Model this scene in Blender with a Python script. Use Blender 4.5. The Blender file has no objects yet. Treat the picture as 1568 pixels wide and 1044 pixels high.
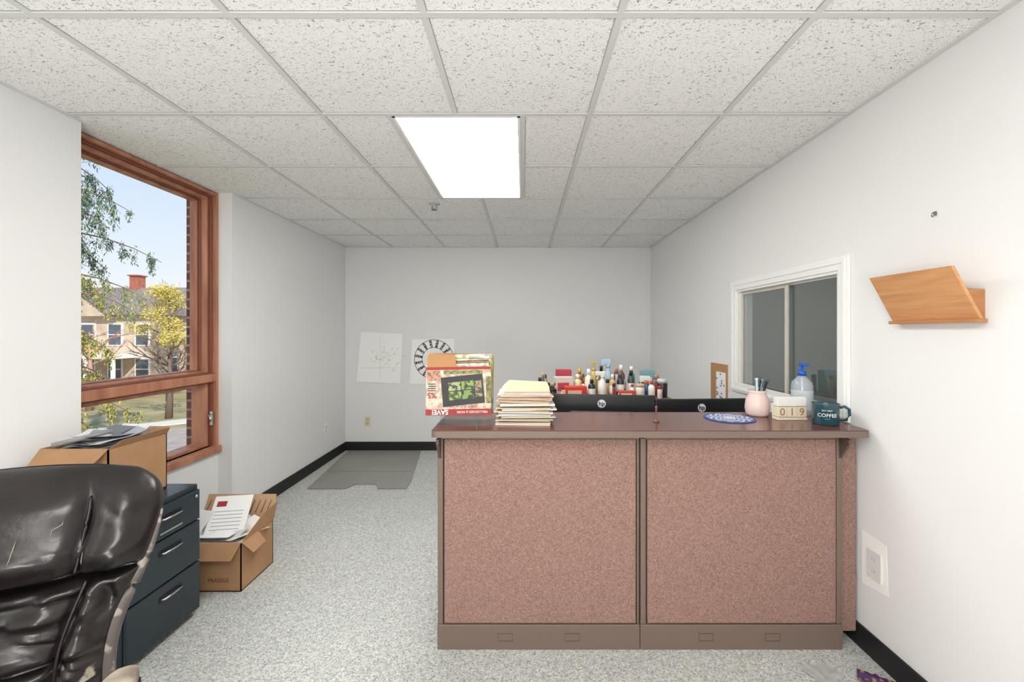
import bpy, bmesh, math, random
from mathutils import Vector, Matrix, noise
random.seed(7)
scene = bpy.context.scene
try:
    scene.view_settings.view_transform = 'Standard'
    scene.view_settings.look = 'None'
except Exception:
    pass

# ------------------------------------------------------------------ materials
def s2l(c):
    return tuple(((x/255)/12.92 if x/255 <= .04045 else (((x/255)+.055)/1.055)**2.4) for x in c)

MATS = {}
def M(name, rgb, rough=.5, metal=0.0, spec=.5, var=None, bump=None, emis=0, trans=0, alpha=1.0, coat=0):
    """rgb in sRGB 0-255. var=(scale, rgb2, lo, hi, detail). bump=(scale,strength,dist)"""
    if name in MATS: return MATS[name]
    m = bpy.data.materials.new(name); m.use_nodes = True
    nt = m.node_tree; b = nt.nodes['Principled BSDF']
    c = s2l(rgb)
    b.inputs['Base Color'].default_value = (*c, 1)
    b.inputs['Roughness'].default_value = rough
    b.inputs['Metallic'].default_value = metal
    b.inputs['Specular IOR Level'].default_value = spec
    if coat: b.inputs['Coat Weight'].default_value = coat
    if trans: b.inputs['Transmission Weight'].default_value = trans
    if alpha < 1: b.inputs['Alpha'].default_value = alpha
    if emis:
        b.inputs['Emission Color'].default_value = (*c, 1)
        b.inputs['Emission Strength'].default_value = emis
    tc = nt.nodes.new('ShaderNodeTexCoord')
    if var:
        n = nt.nodes.new('ShaderNodeTexNoise'); n.inputs['Scale'].default_value = var[0]
        n.inputs['Detail'].default_value = var[4] if len(var) > 4 else 3
        r = nt.nodes.new('ShaderNodeValToRGB')
        r.color_ramp.elements[0].position = var[2]; r.color_ramp.elements[1].position = var[3]
        r.color_ramp.elements[0].color = (*s2l(var[1]), 1); r.color_ramp.elements[1].color = (*c, 1)
        nt.links.new(tc.outputs['Object'], n.inputs['Vector'])
        nt.links.new(n.outputs['Fac'], r.inputs['Fac'])
        nt.links.new(r.outputs['Color'], b.inputs['Base Color'])
    if bump:
        n2 = nt.nodes.new('ShaderNodeTexNoise'); n2.inputs['Scale'].default_value = bump[0]
        n2.inputs['Detail'].default_value = 4
        bp = nt.nodes.new('ShaderNodeBump'); bp.inputs['Strength'].default_value = bump[1]
        bp.inputs['Distance'].default_value = bump[2]
        nt.links.new(tc.outputs['Object'], n2.inputs['Vector'])
        nt.links.new(n2.outputs['Fac'], bp.inputs['Height'])
        nt.links.new(bp.outputs['Normal'], b.inputs['Normal'])
    MATS[name] = m
    return m

def wood_mat(name, c1, c2, axis_scale, rough=.35, scale=6):
    m = bpy.data.materials.new(name); m.use_nodes = True
    nt = m.node_tree; b = nt.nodes['Principled BSDF']; b.inputs['Roughness'].default_value = rough
    tc = nt.nodes.new('ShaderNodeTexCoord'); mp = nt.nodes.new('ShaderNodeMapping')
    mp.inputs['Scale'].default_value = axis_scale
    n = nt.nodes.new('ShaderNodeTexNoise'); n.inputs['Scale'].default_value = scale
    n.inputs['Detail'].default_value = 5; n.inputs['Distortion'].default_value = .4
    r = nt.nodes.new('ShaderNodeValToRGB')
    r.color_ramp.elements[0].position = .3; r.color_ramp.elements[1].position = .7
    r.color_ramp.elements[0].color = (*s2l(c1), 1); r.color_ramp.elements[1].color = (*s2l(c2), 1)
    L = nt.links.new
    L(tc.outputs['Object'], mp.inputs['Vector']); L(mp.outputs['Vector'], n.inputs['Vector'])
    L(n.outputs['Fac'], r.inputs['Fac']); L(r.outputs['Color'], b.inputs['Base Color'])
    MATS[name] = m
    return m

def ceiling_mat():
    m = bpy.data.materials.new('acoustic_tile'); m.use_nodes = True
    nt = m.node_tree; b = nt.nodes['Principled BSDF']; b.inputs['Roughness'].default_value = .95
    b.inputs['Specular IOR Level'].default_value = .1
    tc = nt.nodes.new('ShaderNodeTexCoord'); L = nt.links.new
    mp = nt.nodes.new('ShaderNodeMapping'); mp.inputs['Scale'].default_value = (1, 1.5, 1)
    n = nt.nodes.new('ShaderNodeTexNoise'); n.inputs['Scale'].default_value = 82
    n.inputs['Detail'].default_value = 2.5; n.inputs['Distortion'].default_value = 1.4
    r = nt.nodes.new('ShaderNodeValToRGB')
    r.color_ramp.elements[0].position = .345; r.color_ramp.elements[1].position = .385
    r.color_ramp.elements[0].color = (.29, .285, .27, 1); r.color_ramp.elements[1].color = (.92, .92, .905, 1)
    n2 = nt.nodes.new('ShaderNodeTexNoise'); n2.inputs['Scale'].default_value = 190
    n2.inputs['Detail'].default_value = 2
    r2 = nt.nodes.new('ShaderNodeValToRGB')
    r2.color_ramp.elements[0].position = .32; r2.color_ramp.elements[1].position = .40
    r2.color_ramp.elements[0].color = (.68, .68, .66, 1); r2.color_ramp.elements[1].color = (1, 1, 1, 1)
    mx = nt.nodes.new('ShaderNodeMixRGB'); mx.blend_type = 'MULTIPLY'; mx.inputs[0].default_value = 1
    L(tc.outputs['Object'], mp.inputs['Vector']); L(mp.outputs['Vector'], n.inputs['Vector'])
    L(tc.outputs['Object'], n2.inputs['Vector'])
    L(n.outputs['Fac'], r.inputs['Fac']); L(n2.outputs['Fac'], r2.inputs['Fac'])
    L(r.outputs['Color'], mx.inputs[1]); L(r2.outputs['Color'], mx.inputs[2])
    L(mx.outputs['Color'], b.inputs['Base Color'])
    return m

def carpet_mat():
    m = bpy.data.materials.new('speckled_carpet'); m.use_nodes = True
    nt = m.node_tree; b = nt.nodes['Principled BSDF']; b.inputs['Roughness'].default_value = 1
    b.inputs['Specular IOR Level'].default_value = .05
    tc = nt.nodes.new('ShaderNodeTexCoord'); L = nt.links.new
    v = nt.nodes.new('ShaderNodeTexVoronoi'); v.inputs['Scale'].default_value = 210
    sp = nt.nodes.new('ShaderNodeSeparateColor')
    r = nt.nodes.new('ShaderNodeValToRGB')
    e = r.color_ramp.elements
    e[0].position = 0.0; e[0].color = (*s2l((148, 152, 152)), 1)
    e[1].position = 1.0; e[1].color = (*s2l((232, 231, 226)), 1)
    x = e.new(.2); x.color = (*s2l((180, 184, 182)), 1)
    x = e.new(.5); x.color = (*s2l((202, 204, 200)), 1)
    x = e.new(.8); x.color = (*s2l((216, 216, 211)), 1)
    n = nt.nodes.new('ShaderNodeTexNoise'); n.inputs['Scale'].default_value = 45
    n.inputs['Detail'].default_value = 3
    r2 = nt.nodes.new('ShaderNodeValToRGB')
    r2.color_ramp.elements[0].position = .35; r2.color_ramp.elements[1].position = .6
    r2.color_ramp.elements[0].color = (.86, .865, .87, 1); r2.color_ramp.elements[1].color = (1, 1, 1, 1)
    n3 = nt.nodes.new('ShaderNodeTexNoise'); n3.inputs['Scale'].default_value = 1.3
    r3 = nt.nodes.new('ShaderNodeValToRGB')
    r3.color_ramp.elements[0].position = .3; r3.color_ramp.elements[1].position = .7
    r3.color_ramp.elements[0].color = (.91, .91, .91, 1); r3.color_ramp.elements[1].color = (1, 1, 1, 1)
    mx = nt.nodes.new('ShaderNodeMixRGB'); mx.blend_type = 'MULTIPLY'; mx.inputs[0].default_value = 1
    mx2 = nt.nodes.new('ShaderNodeMixRGB'); mx2.blend_type = 'MULTIPLY'; mx2.inputs[0].default_value = 1
    L(tc.outputs['Object'], v.inputs['Vector']); L(tc.outputs['Object'], n.inputs['Vector']); L(tc.outputs['Object'], n3.inputs['Vector'])
    L(v.outputs['Color'], sp.inputs[0]); L(sp.outputs[0], r.inputs['Fac'])
    L(n.outputs['Fac'], r2.inputs['Fac']); L(n3.outputs['Fac'], r3.inputs['Fac'])
    L(r.outputs['Color'], mx.inputs[1]); L(r3.outputs['Color'], mx.inputs[2])
    L(mx.outputs['Color'], mx2.inputs[1]); L(r2.outputs['Color'], mx2.inputs[2])
    L(mx2.outputs['Color'], b.inputs['Base Color'])
    return m

def fabric_mat():
    m = bpy.data.materials.new('rose_fabric'); m.use_nodes = True
    nt = m.node_tree; b = nt.nodes['Principled BSDF']; b.inputs['Roughness'].default_value = .95
    b.inputs['Specular IOR Level'].default_value = .1
    tc = nt.nodes.new('ShaderNodeTexCoord'); L = nt.links.new
    v = nt.nodes.new('ShaderNodeTexVoronoi'); v.inputs['Scale'].default_value = 330
    sp = nt.nodes.new('ShaderNodeSeparateColor')
    r = nt.nodes.new('ShaderNodeValToRGB'); e = r.color_ramp.elements
    e[0].position = 0.0; e[0].color = (*s2l((134, 104, 96)), 1)
    e[1].position = 1.0; e[1].color = (*s2l((176, 145, 134)), 1)
    x = e.new(.5); x.color = (*s2l((156, 124, 114)), 1)
    n = nt.nodes.new('ShaderNodeTexNoise'); n.inputs['Scale'].default_value = 90
    n.inputs['Detail'].default_value = 4
    r2 = nt.nodes.new('ShaderNodeValToRGB')
    r2.color_ramp.elements[0].position = .35; r2.color_ramp.elements[1].position = .6
    r2.color_ramp.elements[0].color = (.87, .87, .87, 1); r2.color_ramp.elements[1].color = (1, 1, 1, 1)
    mx = nt.nodes.new('ShaderNodeMixRGB'); mx.blend_type = 'MULTIPLY'; mx.inputs[0].default_value = 1
    L(tc.outputs['Object'], v.inputs['Vector']); L(tc.outputs['Object'], n.inputs['Vector'])
    L(v.outputs['Color'], sp.inputs[0]); L(sp.outputs[0], r.inputs['Fac']); L(n.outputs['Fac'], r2.inputs['Fac'])
    L(r.outputs['Color'], mx.inputs[1]); L(r2.outputs['Color'], mx.inputs[2]); L(mx.outputs['Color'], b.inputs['Base Color'])
    return m

def brick_mat():
    m = bpy.data.materials.new('brick'); m.use_nodes = True
    nt = m.node_tree; b = nt.nodes['Principled BSDF']; b.inputs['Roughness'].default_value = .9
    tc = nt.nodes.new('ShaderNodeTexCoord'); mp = nt.nodes.new('ShaderNodeMapping')
    mp.inputs['Rotation'].default_value = (math.pi/2, 0, 0)
    br = nt.nodes.new('ShaderNodeTexBrick'); br.inputs['Scale'].default_value = 1
    br.inputs['Brick Width'].default_value = .2; br.inputs['Row Height'].default_value = .065
    br.inputs['Mortar Size'].default_value = .008
    br.inputs['Color1'].default_value = (*s2l((130, 86, 74)), 1)
    br.inputs['Color2'].default_value = (*s2l((100, 68, 62)), 1)
    br.inputs['Mortar'].default_value = (*s2l((160, 148, 142)), 1)
    L = nt.links.new
    L(tc.outputs['Object'], mp.inputs['Vector']); L(mp.outputs['Vector'], br.inputs['Vector'])
    L(br.outputs['Color'], b.inputs['Base Color'])
    return m

def glass_mat(name, tint=(1, 1, 1), refl=.06, alpha_col=None):
    m = bpy.data.materials.new(name); m.use_nodes = True
    nt = m.node_tree; nt.nodes.clear(); L = nt.links.new
    o = nt.nodes.new('ShaderNodeOutputMaterial'); t = nt.nodes.new('ShaderNodeBsdfTransparent')
    t.inputs['Color'].default_value = (*tint, 1)
    g = nt.nodes.new('ShaderNodeBsdfGlossy'); g.inputs['Roughness'].default_value = .02
    mx = nt.nodes.new('ShaderNodeMixShader'); mx.inputs[0].default_value = refl
    L(t.outputs[0], mx.inputs[1]); L(g.outputs[0], mx.inputs[2]); L(mx.outputs[0], o.inputs['Surface'])
    MATS[name] = m
    return m

# ------------------------------------------------------------------ mesh builder
class MB:
    def __init__(s):
        s.bm = bmesh.new(); s.mats = []
    def mi(s, m):
        if m not in s.mats: s.mats.append(m)
        return s.mats.index(m)
    def face(s, vs, m, smooth=False):
        try:
            f = s.bm.faces.new(vs)
        except ValueError:
            return None
        f.material_index = s.mi(m); f.smooth = smooth
        return f
    def merge(s, tmp, m, T=None, smooth=False):
        i = s.mi(m); mp = {}
        for v in tmp.verts:
            co = T @ v.co if T else v.co
            mp[v] = s.bm.verts.new(co)
        for f in tmp.faces:
            try:
                nf = s.bm.faces.new([mp[v] for v in f.verts])
                nf.material_index = i; nf.smooth = smooth
            except ValueError: pass
        tmp.free()
    def box(s, lo, hi, m, bev=0, T=None, seg=2):
        t = bmesh.new()
        bmesh.ops.create_cube(t, size=1)
        lo = Vector(lo); hi = Vector(hi)
        for v in t.verts:
            v.co = Vector(((v.co.x+.5)*(hi.x-lo.x)+lo.x, (v.co.y+.5)*(hi.y-lo.y)+lo.y, (v.co.z+.5)*(hi.z-lo.z)+lo.z))
        if bev:
            bmesh.ops.bevel(t, geom=t.edges[:], offset=bev, segments=seg, profile=.5, affect='EDGES')
        s.merge(t, m, T)
    def prism(s, pts, d, m, T=None, bev=0):
        """pts: list of 3D points (planar), extruded by vector d"""
        t = bmesh.new(); d = Vector(d)
        a = [t.verts.new(Vector(p)) for p in pts]; b = [t.verts.new(Vector(p)+d) for p in pts]
        t.faces.new(a); t.faces.new(list(reversed(b)))
        n = len(pts)
        for i in range(n):
            t.faces.new([a[i], b[i], b[(i+1) % n], a[(i+1) % n]])
        bmesh.ops.recalc_face_normals(t, faces=t.faces[:])
        if bev: bmesh.ops.bevel(t, geom=t.edges[:], offset=bev, segments=2, profile=.5, affect='EDGES')
        s.merge(t, m, T)
    def lathe(s, prof, c, m, seg=28, T=None, smooth=True, caps=True):
        t = bmesh.new(); rings = []
        for r, z in prof:
            rings.append([t.verts.new((c[0]+r*math.cos(2*math.pi*i/seg), c[1]+r*math.sin(2*math.pi*i/seg), c[2]+z)) for i in range(seg)])
        for a, b in zip(rings, rings[1:]):
            for i in range(seg):
                t.faces.new([a[i], a[(i+1) % seg], b[(i+1) % seg], b[i]])
        if caps:
            if prof[0][0] > 1e-4: t.faces.new(list(reversed(rings[0])))
            if prof[-1][0] > 1e-4: t.faces.new(rings[-1])
        s.merge(t, m, T, smooth)
    def tube(s, pts, r, m, seg=10, T=None, rs=None):
        pts = [Vector(p) for p in pts]; t = bmesh.new(); rings = []
        for i, p in enumerate(pts):
            d = (pts[min(i+1, len(pts)-1)]-pts[max(i-1, 0)]).normalized()
            up = Vector((0, 0, 1)) if abs(d.z) < .9 else Vector((1, 0, 0))
            x = d.cross(up).normalized(); y = d.cross(x).normalized()
            rr = rs[i] if rs else r
            rings.append([t.verts.new(p+x*rr*math.cos(2*math.pi*k/seg)+y*rr*math.sin(2*math.pi*k/seg)) for k in range(seg)])
        for a, b in zip(rings, rings[1:]):
            for i in range(seg):
                t.faces.new([a[i], a[(i+1) % seg], b[(i+1) % seg], b[i]])
        t.faces.new(list(reversed(rings[0]))); t.faces.new(rings[-1])
        bmesh.ops.recalc_face_normals(t, faces=t.faces[:])
        s.merge(t, m, T, True)
    def quad(s, a, b, c, d, m, T=None):
        vs = [Vector(p) for p in (a, b, c, d)]
        if T: vs = [T @ v for v in vs]
        return s.face([s.bm.verts.new(v) for v in vs], m)
    def ellipsoid(s, c, r, m, T=None, p=1.0, seg=24):
        t = bmesh.new(); bmesh.ops.create_uvsphere(t, u_segments=seg, v_segments=seg//2+2, radius=1)
        sg = lambda a: math.copysign(abs(a)**p, a)
        for v in t.verts:
            v.co = Vector((c[0]+r[0]*sg(v.co.x), c[1]+r[1]*sg(v.co.y), c[2]+r[2]*sg(v.co.z)))
        s.merge(t, m, T, True)
    def text(s, body, size, T, m, ext=.0004, align='CENTER', bold=0):
        cu = bpy.data.curves.new('t', 'FONT'); cu.body = body; cu.size = size; cu.extrude = ext
        cu.offset = bold
        cu.align_x = align; cu.align_y = 'CENTER'; cu.resolution_u = 3
        ob = bpy.data.objects.new('t', cu); scene.collection.objects.link(ob)
        dg = bpy.context.evaluated_depsgraph_get()
        me = bpy.data.meshes.new_from_object(ob.evaluated_get(dg))
        t = bmesh.new(); t.from_mesh(me); s.merge(t, m, T)
        bpy.data.objects.remove(ob); bpy.data.curves.remove(cu); bpy.data.meshes.remove(me)
    def done(s, name, origin=None, rot=0, loc=None):
        xs = [v.co for v in s.bm.verts]
        lo = Vector((min(v.x for v in xs), min(v.y for v in xs), min(v.z for v in xs)))
        hi = Vector((max(v.x for v in xs), max(v.y for v in xs), max(v.z for v in xs)))
        o = Vector(origin) if origin is not None else Vector(((lo.x+hi.x)/2, (lo.y+hi.y)/2, lo.z))
        for v in s.bm.verts: v.co -= o
        me = bpy.data.meshes.new(name); s.bm.to_mesh(me); s.bm.free()
        for m in s.mats: me.materials.append(m)
        ob = bpy.data.objects.new(name, me); scene.collection.objects.link(ob)
        ob.location = loc if loc is not None else o
        ob.rotation_euler[2] = rot
        return ob

def TR(loc=(0, 0, 0), rx=0, ry=0, rz=0):
    return Matrix.Translation(loc) @ Matrix.Rotation(rz, 4, 'Z') @ Matrix.Rotation(ry, 4, 'Y') @ Matrix.Rotation(rx, 4, 'X')
rad = math.radians

# ------------------------------------------------------------------ key dims
CH = 2.37; XL = -2.08; XR = 1.48; YB = 4.99; YF = -2.7; XW = -2.18
wallm = M('wall_paint', (235, 235, 235), .75, spec=.25, bump=(180, .06, .002))
blackrub = M('black_rubber', (24, 24, 27), .55)
whitetrim = M('white_trim', (244, 244, 242), .4)
carpet = carpet_mat(); ceilm = ceiling_mat(); brick = brick_mat()

# room shell
b = MB(); b.box((XL-.33, YF-.1, -.1), (XR+.1, YB+.1, 0), carpet); b.done('floor', origin=(0, 0, 0))
b = MB(); b.box((XL-.33, YF-.1, CH), (XR+.1, YB+.1, CH+.12), ceilm); b.done('ceiling', origin=(0, 0, 0))
b = MB(); b.box((XL-.33, YB, 0), (XR+.1, YB+.1, CH), wallm); b.done('wall_back')
b = MB(); b.box((XL-.33, YF-.1, 0), (XR+.1, YF, CH), wallm); b.done('wall_front')
b = MB()
b.box((-2.33, YF, 0), (XL, 2.01, CH), wallm)
b.box((-2.33, 3.05, 0), (XL, YB, CH), wallm)
b.box((-2.33, 2.01, 0), (XW, 3.05, .53), wallm)
b.box((-2.385, YF, -3.2), (-2.331, 2.03, CH+.4), brick)
b.box((-2.385, 3.025, -3.2), (-2.331, YB, CH+.4), brick)
b.box((-2.385, 2.03, -3.2), (-2.331, 3.025, .52), brick)
b.box((-2.385, 2.03, CH-.03), (-2.331, 3.025, CH+.4), brick)
b.done('wall_left')
# right wall with pass-through opening
oy0, oy1, oz0, oz1 = 2.0, 2.97, .98, 1.67
b = MB()
b.box((XR, YF, 0), (XR+.1, oy0, CH), wallm)
b.box((XR, oy1, 0), (XR+.1, YB, CH), wallm)
b.box((XR, oy0, 0), (XR+.1, oy1, oz0), wallm)
b.box((XR, oy0, oz1), (XR+.1, oy1, CH), wallm)
b.done('wall_right')
# adjoining room behind the pass-through
adj = M('adjoining_room_paint', (200, 206, 204), .8)
b = MB()
b.box((XR+.1, 1.2, 0), (XR+2.1, 1.25, CH), adj); b.box((XR+.1, 4.4, 0), (XR+2.1, 4.45, CH), adj)
b.box((XR+2.1, 1.2, 0), (XR+2.15, 4.45, CH), adj)
b.box((XR+.1, 1.2, -.05), (XR+2.15, 4.45, 0), adj); b.box((XR+.1, 1.2, CH), (XR+2.15, 4.45, CH+.05), adj)
b.done('wall_adjoining_room')
b = MB(); b.box((2.3, 2.4, CH-.004), (2.9, 3.0, CH-.0005), M('added_fill_diffuser', (255, 253, 246), .5, emis=7.5)); b.box((2.27, 2.37, CH-.003), (2.93, 3.03, CH), whitetrim)  # added glowing panel, brightens the room behind the pass-through glass
b.done('added_fill_panel')

# baseboards
def baseboard(name, lo, hi):
    b = MB(); b.box(lo, hi, blackrub, .003); b.done(name)
baseboard('baseboard_back', (XL, YB-.012, 0), (XR, YB, .10))
b = MB(); b.box((XL, 3.05, 0), (XL+.012, YB-.012, .10), blackrub, .003)
b.box((XL, YF+.012, 0), (XL+.012, 2.01, .10), blackrub, .003)
b.box((XW, 2.012, 0), (XW+.012, 3.048, .10), blackrub, .003)
b.done('baseboard_left')
baseboard('baseboard_right', (XR-.012, YF+.012, 0), (XR, YB-.012, .10))
baseboard('baseboard_front', (XL, YF, 0), (XR, YF+.012, .10))

# ceiling grid
gridm = M('ceiling_grid_metal', (216, 216, 214), .5)
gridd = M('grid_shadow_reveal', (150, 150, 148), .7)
troffers = [(1.94, 3.16), (-.50, .72), (-2.33, -1.11)]  # first is in view; other two are unseen, added behind camera for light
b = MB(); hw = .011; z0 = CH-.006
def strip(x0_, x1_, y0_, y1_, zo=0):
    b.box((x0_, y0_, z0-zo), (x1_, y1_, CH), gridm)
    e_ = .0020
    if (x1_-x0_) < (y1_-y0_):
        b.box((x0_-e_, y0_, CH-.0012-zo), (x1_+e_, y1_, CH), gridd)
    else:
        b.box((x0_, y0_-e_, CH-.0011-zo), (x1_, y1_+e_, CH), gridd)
xl = [-.31+.61*k for k in range(-2, 3)]
for x in xl:
    if abs(x+.31) < .01:
        segs = []; cur = YF
        for t0, t1 in sorted(troffers):
            segs.append((cur, t0)); cur = t1
        segs.append((cur, YB))
        for a, c in segs: strip(x-hw, x+hw, a, c)
    else:
        strip(x-hw, x+hw, YF, YB)
ys = [1.94+.61*k for k in range(-7, 6) if YF < 1.94+.61*k < YB-.05]
for y in ys:
    inside = any(t0+.05 < y < t1-.05 for t0, t1 in troffers)
    xx = XW if 2.01 < y < 3.05 else XL
    if inside:
        strip(xx, -.615, y-hw, y+hw, .0003); strip(-.005, XR, y-hw, y+hw, .0003)
    else:
        strip(xx, XR, y-hw, y+hw, .0003)
for t0, t1 in troffers:
    strip(-.615-hw, -.615+hw, t0, t1, .0006); strip(-.005-hw, -.005+hw, t0, t1, .0006)
b.box((XL, YB-.02, z0), (XR, YB, CH), gridm)
b.box((XR-.02, YF, z0), (XR, YB, CH), gridm)
b.box((XL, 3.05, z0), (XL+.02, YB, CH), gridm); b.box((XL, YF, z0), (XL+.02, 2.01, CH), gridm)
b.done('trim_ceiling_grid')
lightm = M('light_diffuser', (255, 253, 248), .5, emis=13.8)
lframe = M('light_frame', (245, 245, 242), .4)
for t0, t1 in troffers:
    b = MB()
    b.box((-.600, t0+.015, CH-.004), (-.020, t1-.015, CH-.0005), lightm)
    for lo, hi in [((-.603, t0+.012), (-.590, t1-.012)), ((-.030, t0+.012), (-.017, t1-.012)),
                   ((-.603, t0+.012), (-.017, t0+.025)), ((-.603, t1-.025), (-.017, t1-.012))]:
        b.box((*lo, CH-.007), (*hi, CH), lframe)
    b.done('added_fill_panel')

# sprinkler
chrome = M('chrome', (200, 200, 200), .2, 1)
steel = M('dark_steel', (130, 130, 132), .35, 1)
b = MB()
b.lathe([(.045, 0), (.043, -.006), (.024, -.010), (.012, -.012), (.010, -.03), (.004, -.034), (.004, -.045)], (-.69, 3.3, CH), M('sprinkler_rose', (190, 190, 188), .4))
b.tube([(-.70, 3.3, CH-.02), (-.714, 3.3, CH-.033), (-.69, 3.3, CH-.047)], .004, steel)
b.tube([(-.68, 3.3, CH-.02), (-.666, 3.3, CH-.033), (-.69, 3.3, CH-.047)], .004, steel)
b.lathe([(.022, -.051), (.022, -.047)], (-.69, 3.3, CH), steel)
b.done('fire_sprinkler')

# ------------------------------------------------------------------ exterior window
woodw = wood_mat('window_wood', (156, 98, 72), (200, 140, 108), (1, 1, .15), .4, 14)
woodd = M('window_wood_dark', (128, 78, 60), .5)
clear = glass_mat('window_glass', (1, 1, 1), .02)
b = MB()
x0, x1, y0, y1 = -2.33, XW, 2.01, 3.05
def ring(xa, xb, ya, yb, za, zb, th, m, bev=.003):
    b.box((xa, ya, za), (xb, ya+th, zb), m, bev); b.box((xa, yb-th, za), (xb, yb, zb), m, bev)
    b.box((xa, ya+th, zb-th), (xb, yb-th, zb), m, bev); b.box((xa, ya+th, za), (xb, yb-th, za+th), m, bev)
ring(-2.33, XW+.004, y0, y1, .53, CH-.008, .020, woodw)
ring(-2.33, -2.205, y0+.020, y1-.020, 1.085, CH-.028, .012, woodd)
ring(-2.33, -2.225, y0+.032, y1-.032, 1.09, CH-.040, .018, woodw)
ring(-2.33, -2.262, y0+.050, y1-.050, 1.10, CH-.058, .008, woodd)
ring(-2.33, -2.280, y0+.058, y1-.058, 1.105, CH-.066, .010, woodw)
b.box((-2.33, y0+.020, 1.03), (XW, y1-.020, 1.085), woodw, .004)
b.box((-2.33, y0+.020, 1.085), (-2.20, y1-.020, 1.093), woodd, .003)
ring(-2.33, -2.20, y0+.020, y1-.020, .565, 1.03, .010, woodd)
ring(-2.33, -2.225, y0+.032, y1-.032, .575, 1.02, .022, woodw)
b.box((-2.30, y0, .53), (XW+.03, y1, .575), woodw, .006)
b.quad((-2.29, y0+.05, 1.08), (-2.29, y1-.05, 1.08), (-2.29, y1-.05, CH-.05), (-2.29, y0+.05, CH-.05), clear)
b.quad((-2.29, y0+.04, .59), (-2.29, y1-.04, .59), (-2.29, y1-.04, 1.01), (-2.29, y0+.04, 1.01), clear)
b.box((-2.215, y1-.036, .72), (-2.19, y1-.020, .82), chrome, .003)
b.tube([(-2.20, y1-.03, .80), (-2.19, y1-.07, .80), (-2.17, y1-.08, .755)], .006, chrome)
b.done('window_1')

# ------------------------------------------------------------------ interior pass-through window
glass2 = glass_mat('pass_through_glass', (.74, .79, .79), .25)
b = MB()
def rr(ya, yb, za, zb, th, xa, xb, m, bev=.003):
    b.box((xa, ya, za), (xb, ya+th, zb), m, bev); b.box((xa, yb-th, za), (xb, yb, zb), m, bev)
    b.box((xa, ya+th, zb-th), (xb, yb-th, zb), m, bev); b.box((xa, ya+th, za), (xb, yb-th, za+th), m, bev)
rr(1.935, 3.035, .968, 1.732, .065, XR-.014, XR, whitetrim)
rr(1.950, 3.020, .98, 1.717, .02, XR-.020, XR-.012, whitetrim)
rr(1.999, 2.971, .979, 1.671, .018, XR-.005, XR+.1, whitetrim)
beige = M('sliding_track', (206, 202, 190), .4)
rr(2.44, 2.955, .995, 1.655, .022, XR+.02, XR+.035, beige)
rr(2.015, 2.50, .995, 1.655, .008, XR+.045, XR+.058, whitetrim)
b.quad((XR+.028, 2.45, 1.0), (XR+.028, 2.95, 1.0), (XR+.028, 2.95, 1.65), (XR+.028, 2.45, 1.65), glass2)
b.quad((XR+.05, 2.02, 1.0), (XR+.05, 2.50, 1.0), (XR+.05, 2.50, 1.65), (XR+.05, 2.02, 1.65), glass2)
b.done('window_2')
b = MB(); shm = M('shelf_grey', (150, 150, 148), .6)
b.box((3.2, 2.0, 0), (3.56, 2.03, 1.75), shm); b.box((3.2, 4.0, 0), (3.56, 4.03, 1.75), shm)
for z in (.3, .75, 1.2, 1.7): b.box((3.2, 2.03, z), (3.56, 4.0, z+.03), shm)
cols = [(150, 80, 60), (190, 190, 185), (70, 90, 120), (120, 110, 90), (60, 60, 60)]
for z in (.33, .78, 1.23, 1.73):
    y = 2.1
    while y < 3.8:
        w = random.uniform(.08, .25)
        b.box((3.25, y, z), (3.5, y+w, z+random.uniform(.1, .28)), M('shelf_item_%d' % random.randint(0, 4), random.choice(cols), .6), .004)
        y += w+.03
b.done('shelving_unit')

# ------------------------------------------------------------------ reception desk
taupe = M('taupe_metal', (122, 104, 94), .45)
taupd = M('taupe_dark', (90, 75, 68), .5)
fabric = fabric_mat()
top = wood_mat('mahogany_laminate', (94, 56, 50), (116, 72, 63), (1, 8, 8), .2, 3)
b = MB()
yf = 1.86; xl0, xr0 = -.375, 1.385; xm = .505
b.box((xl0, yf-.004, 0.0), (xm-.001, yf+.07, .108), taupe, .003)
b.box((xm+.001, yf-.004, 0.0), (xr0, yf+.07, .108), taupe, .003)
for cx in (-.08, .21, .79, 1.08):
    z = .055
    for lo, hi in [((cx-.032, z-.017), (cx+.032, z-.0155)), ((cx-.032, z+.0155), (cx+.032, z+.017)), ((cx-.032, z-.017), (cx-.0305, z+.017)), ((cx+.0305, z-.017), (cx+.032, z+.017))]:
        b.box((lo[0], yf-.0055, lo[1]), (hi[0], yf-.003, hi[1]), taupd)
dgap = M('panel_gap_dark', (48, 38, 35), .7)
b.box((xl0+.003, yf+.012, .108), (xr0-.003, yf+.065, .93), dgap)
for xa, xb in ((xl0, xm-.003), (xm+.003, xr0)):
    b.box((xa, yf, .108), (xa+.024, yf+.068, .925), taupe, .004)
    b.box((xb-.024 if xb > 1 else xb-.010, yf, .108), (xb, yf+.068, .925), taupe, .004)
    b.box((xa, yf, .912), (xb, yf+.068, .935), taupe, .003)
    r = xb-.028 if xb > 1 else xb-.014
    b.box((xa+.029, yf-.004, .113), (r, yf+.02, .915), fabric, .006)
b.box((xr0+.002, 1.885, .06), (1.466, 1.928, .93), fabric, .005)
for bx in (xl0+.004, xr0-.014):
    b.prism([(bx, yf, .925), (bx, yf-.055, .925), (bx, yf-.055, .905), (bx, yf, .83)], (.012, 0, 0), taupd)
def rounded(x0, x1, y0, y1, r, z, n=6):
    P = []
    for cx, cy, a0 in ((x1-r, y1-r, 0), (x0+r, y1-r, 90), (x0+r, y0+r, 180), (x1-r, y0+r, 270)):
        for i in range(n+1):
            a = rad(a0+90*i/n); P.append((cx+r*math.cos(a), cy+r*math.sin(a), z))
    return P
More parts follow.
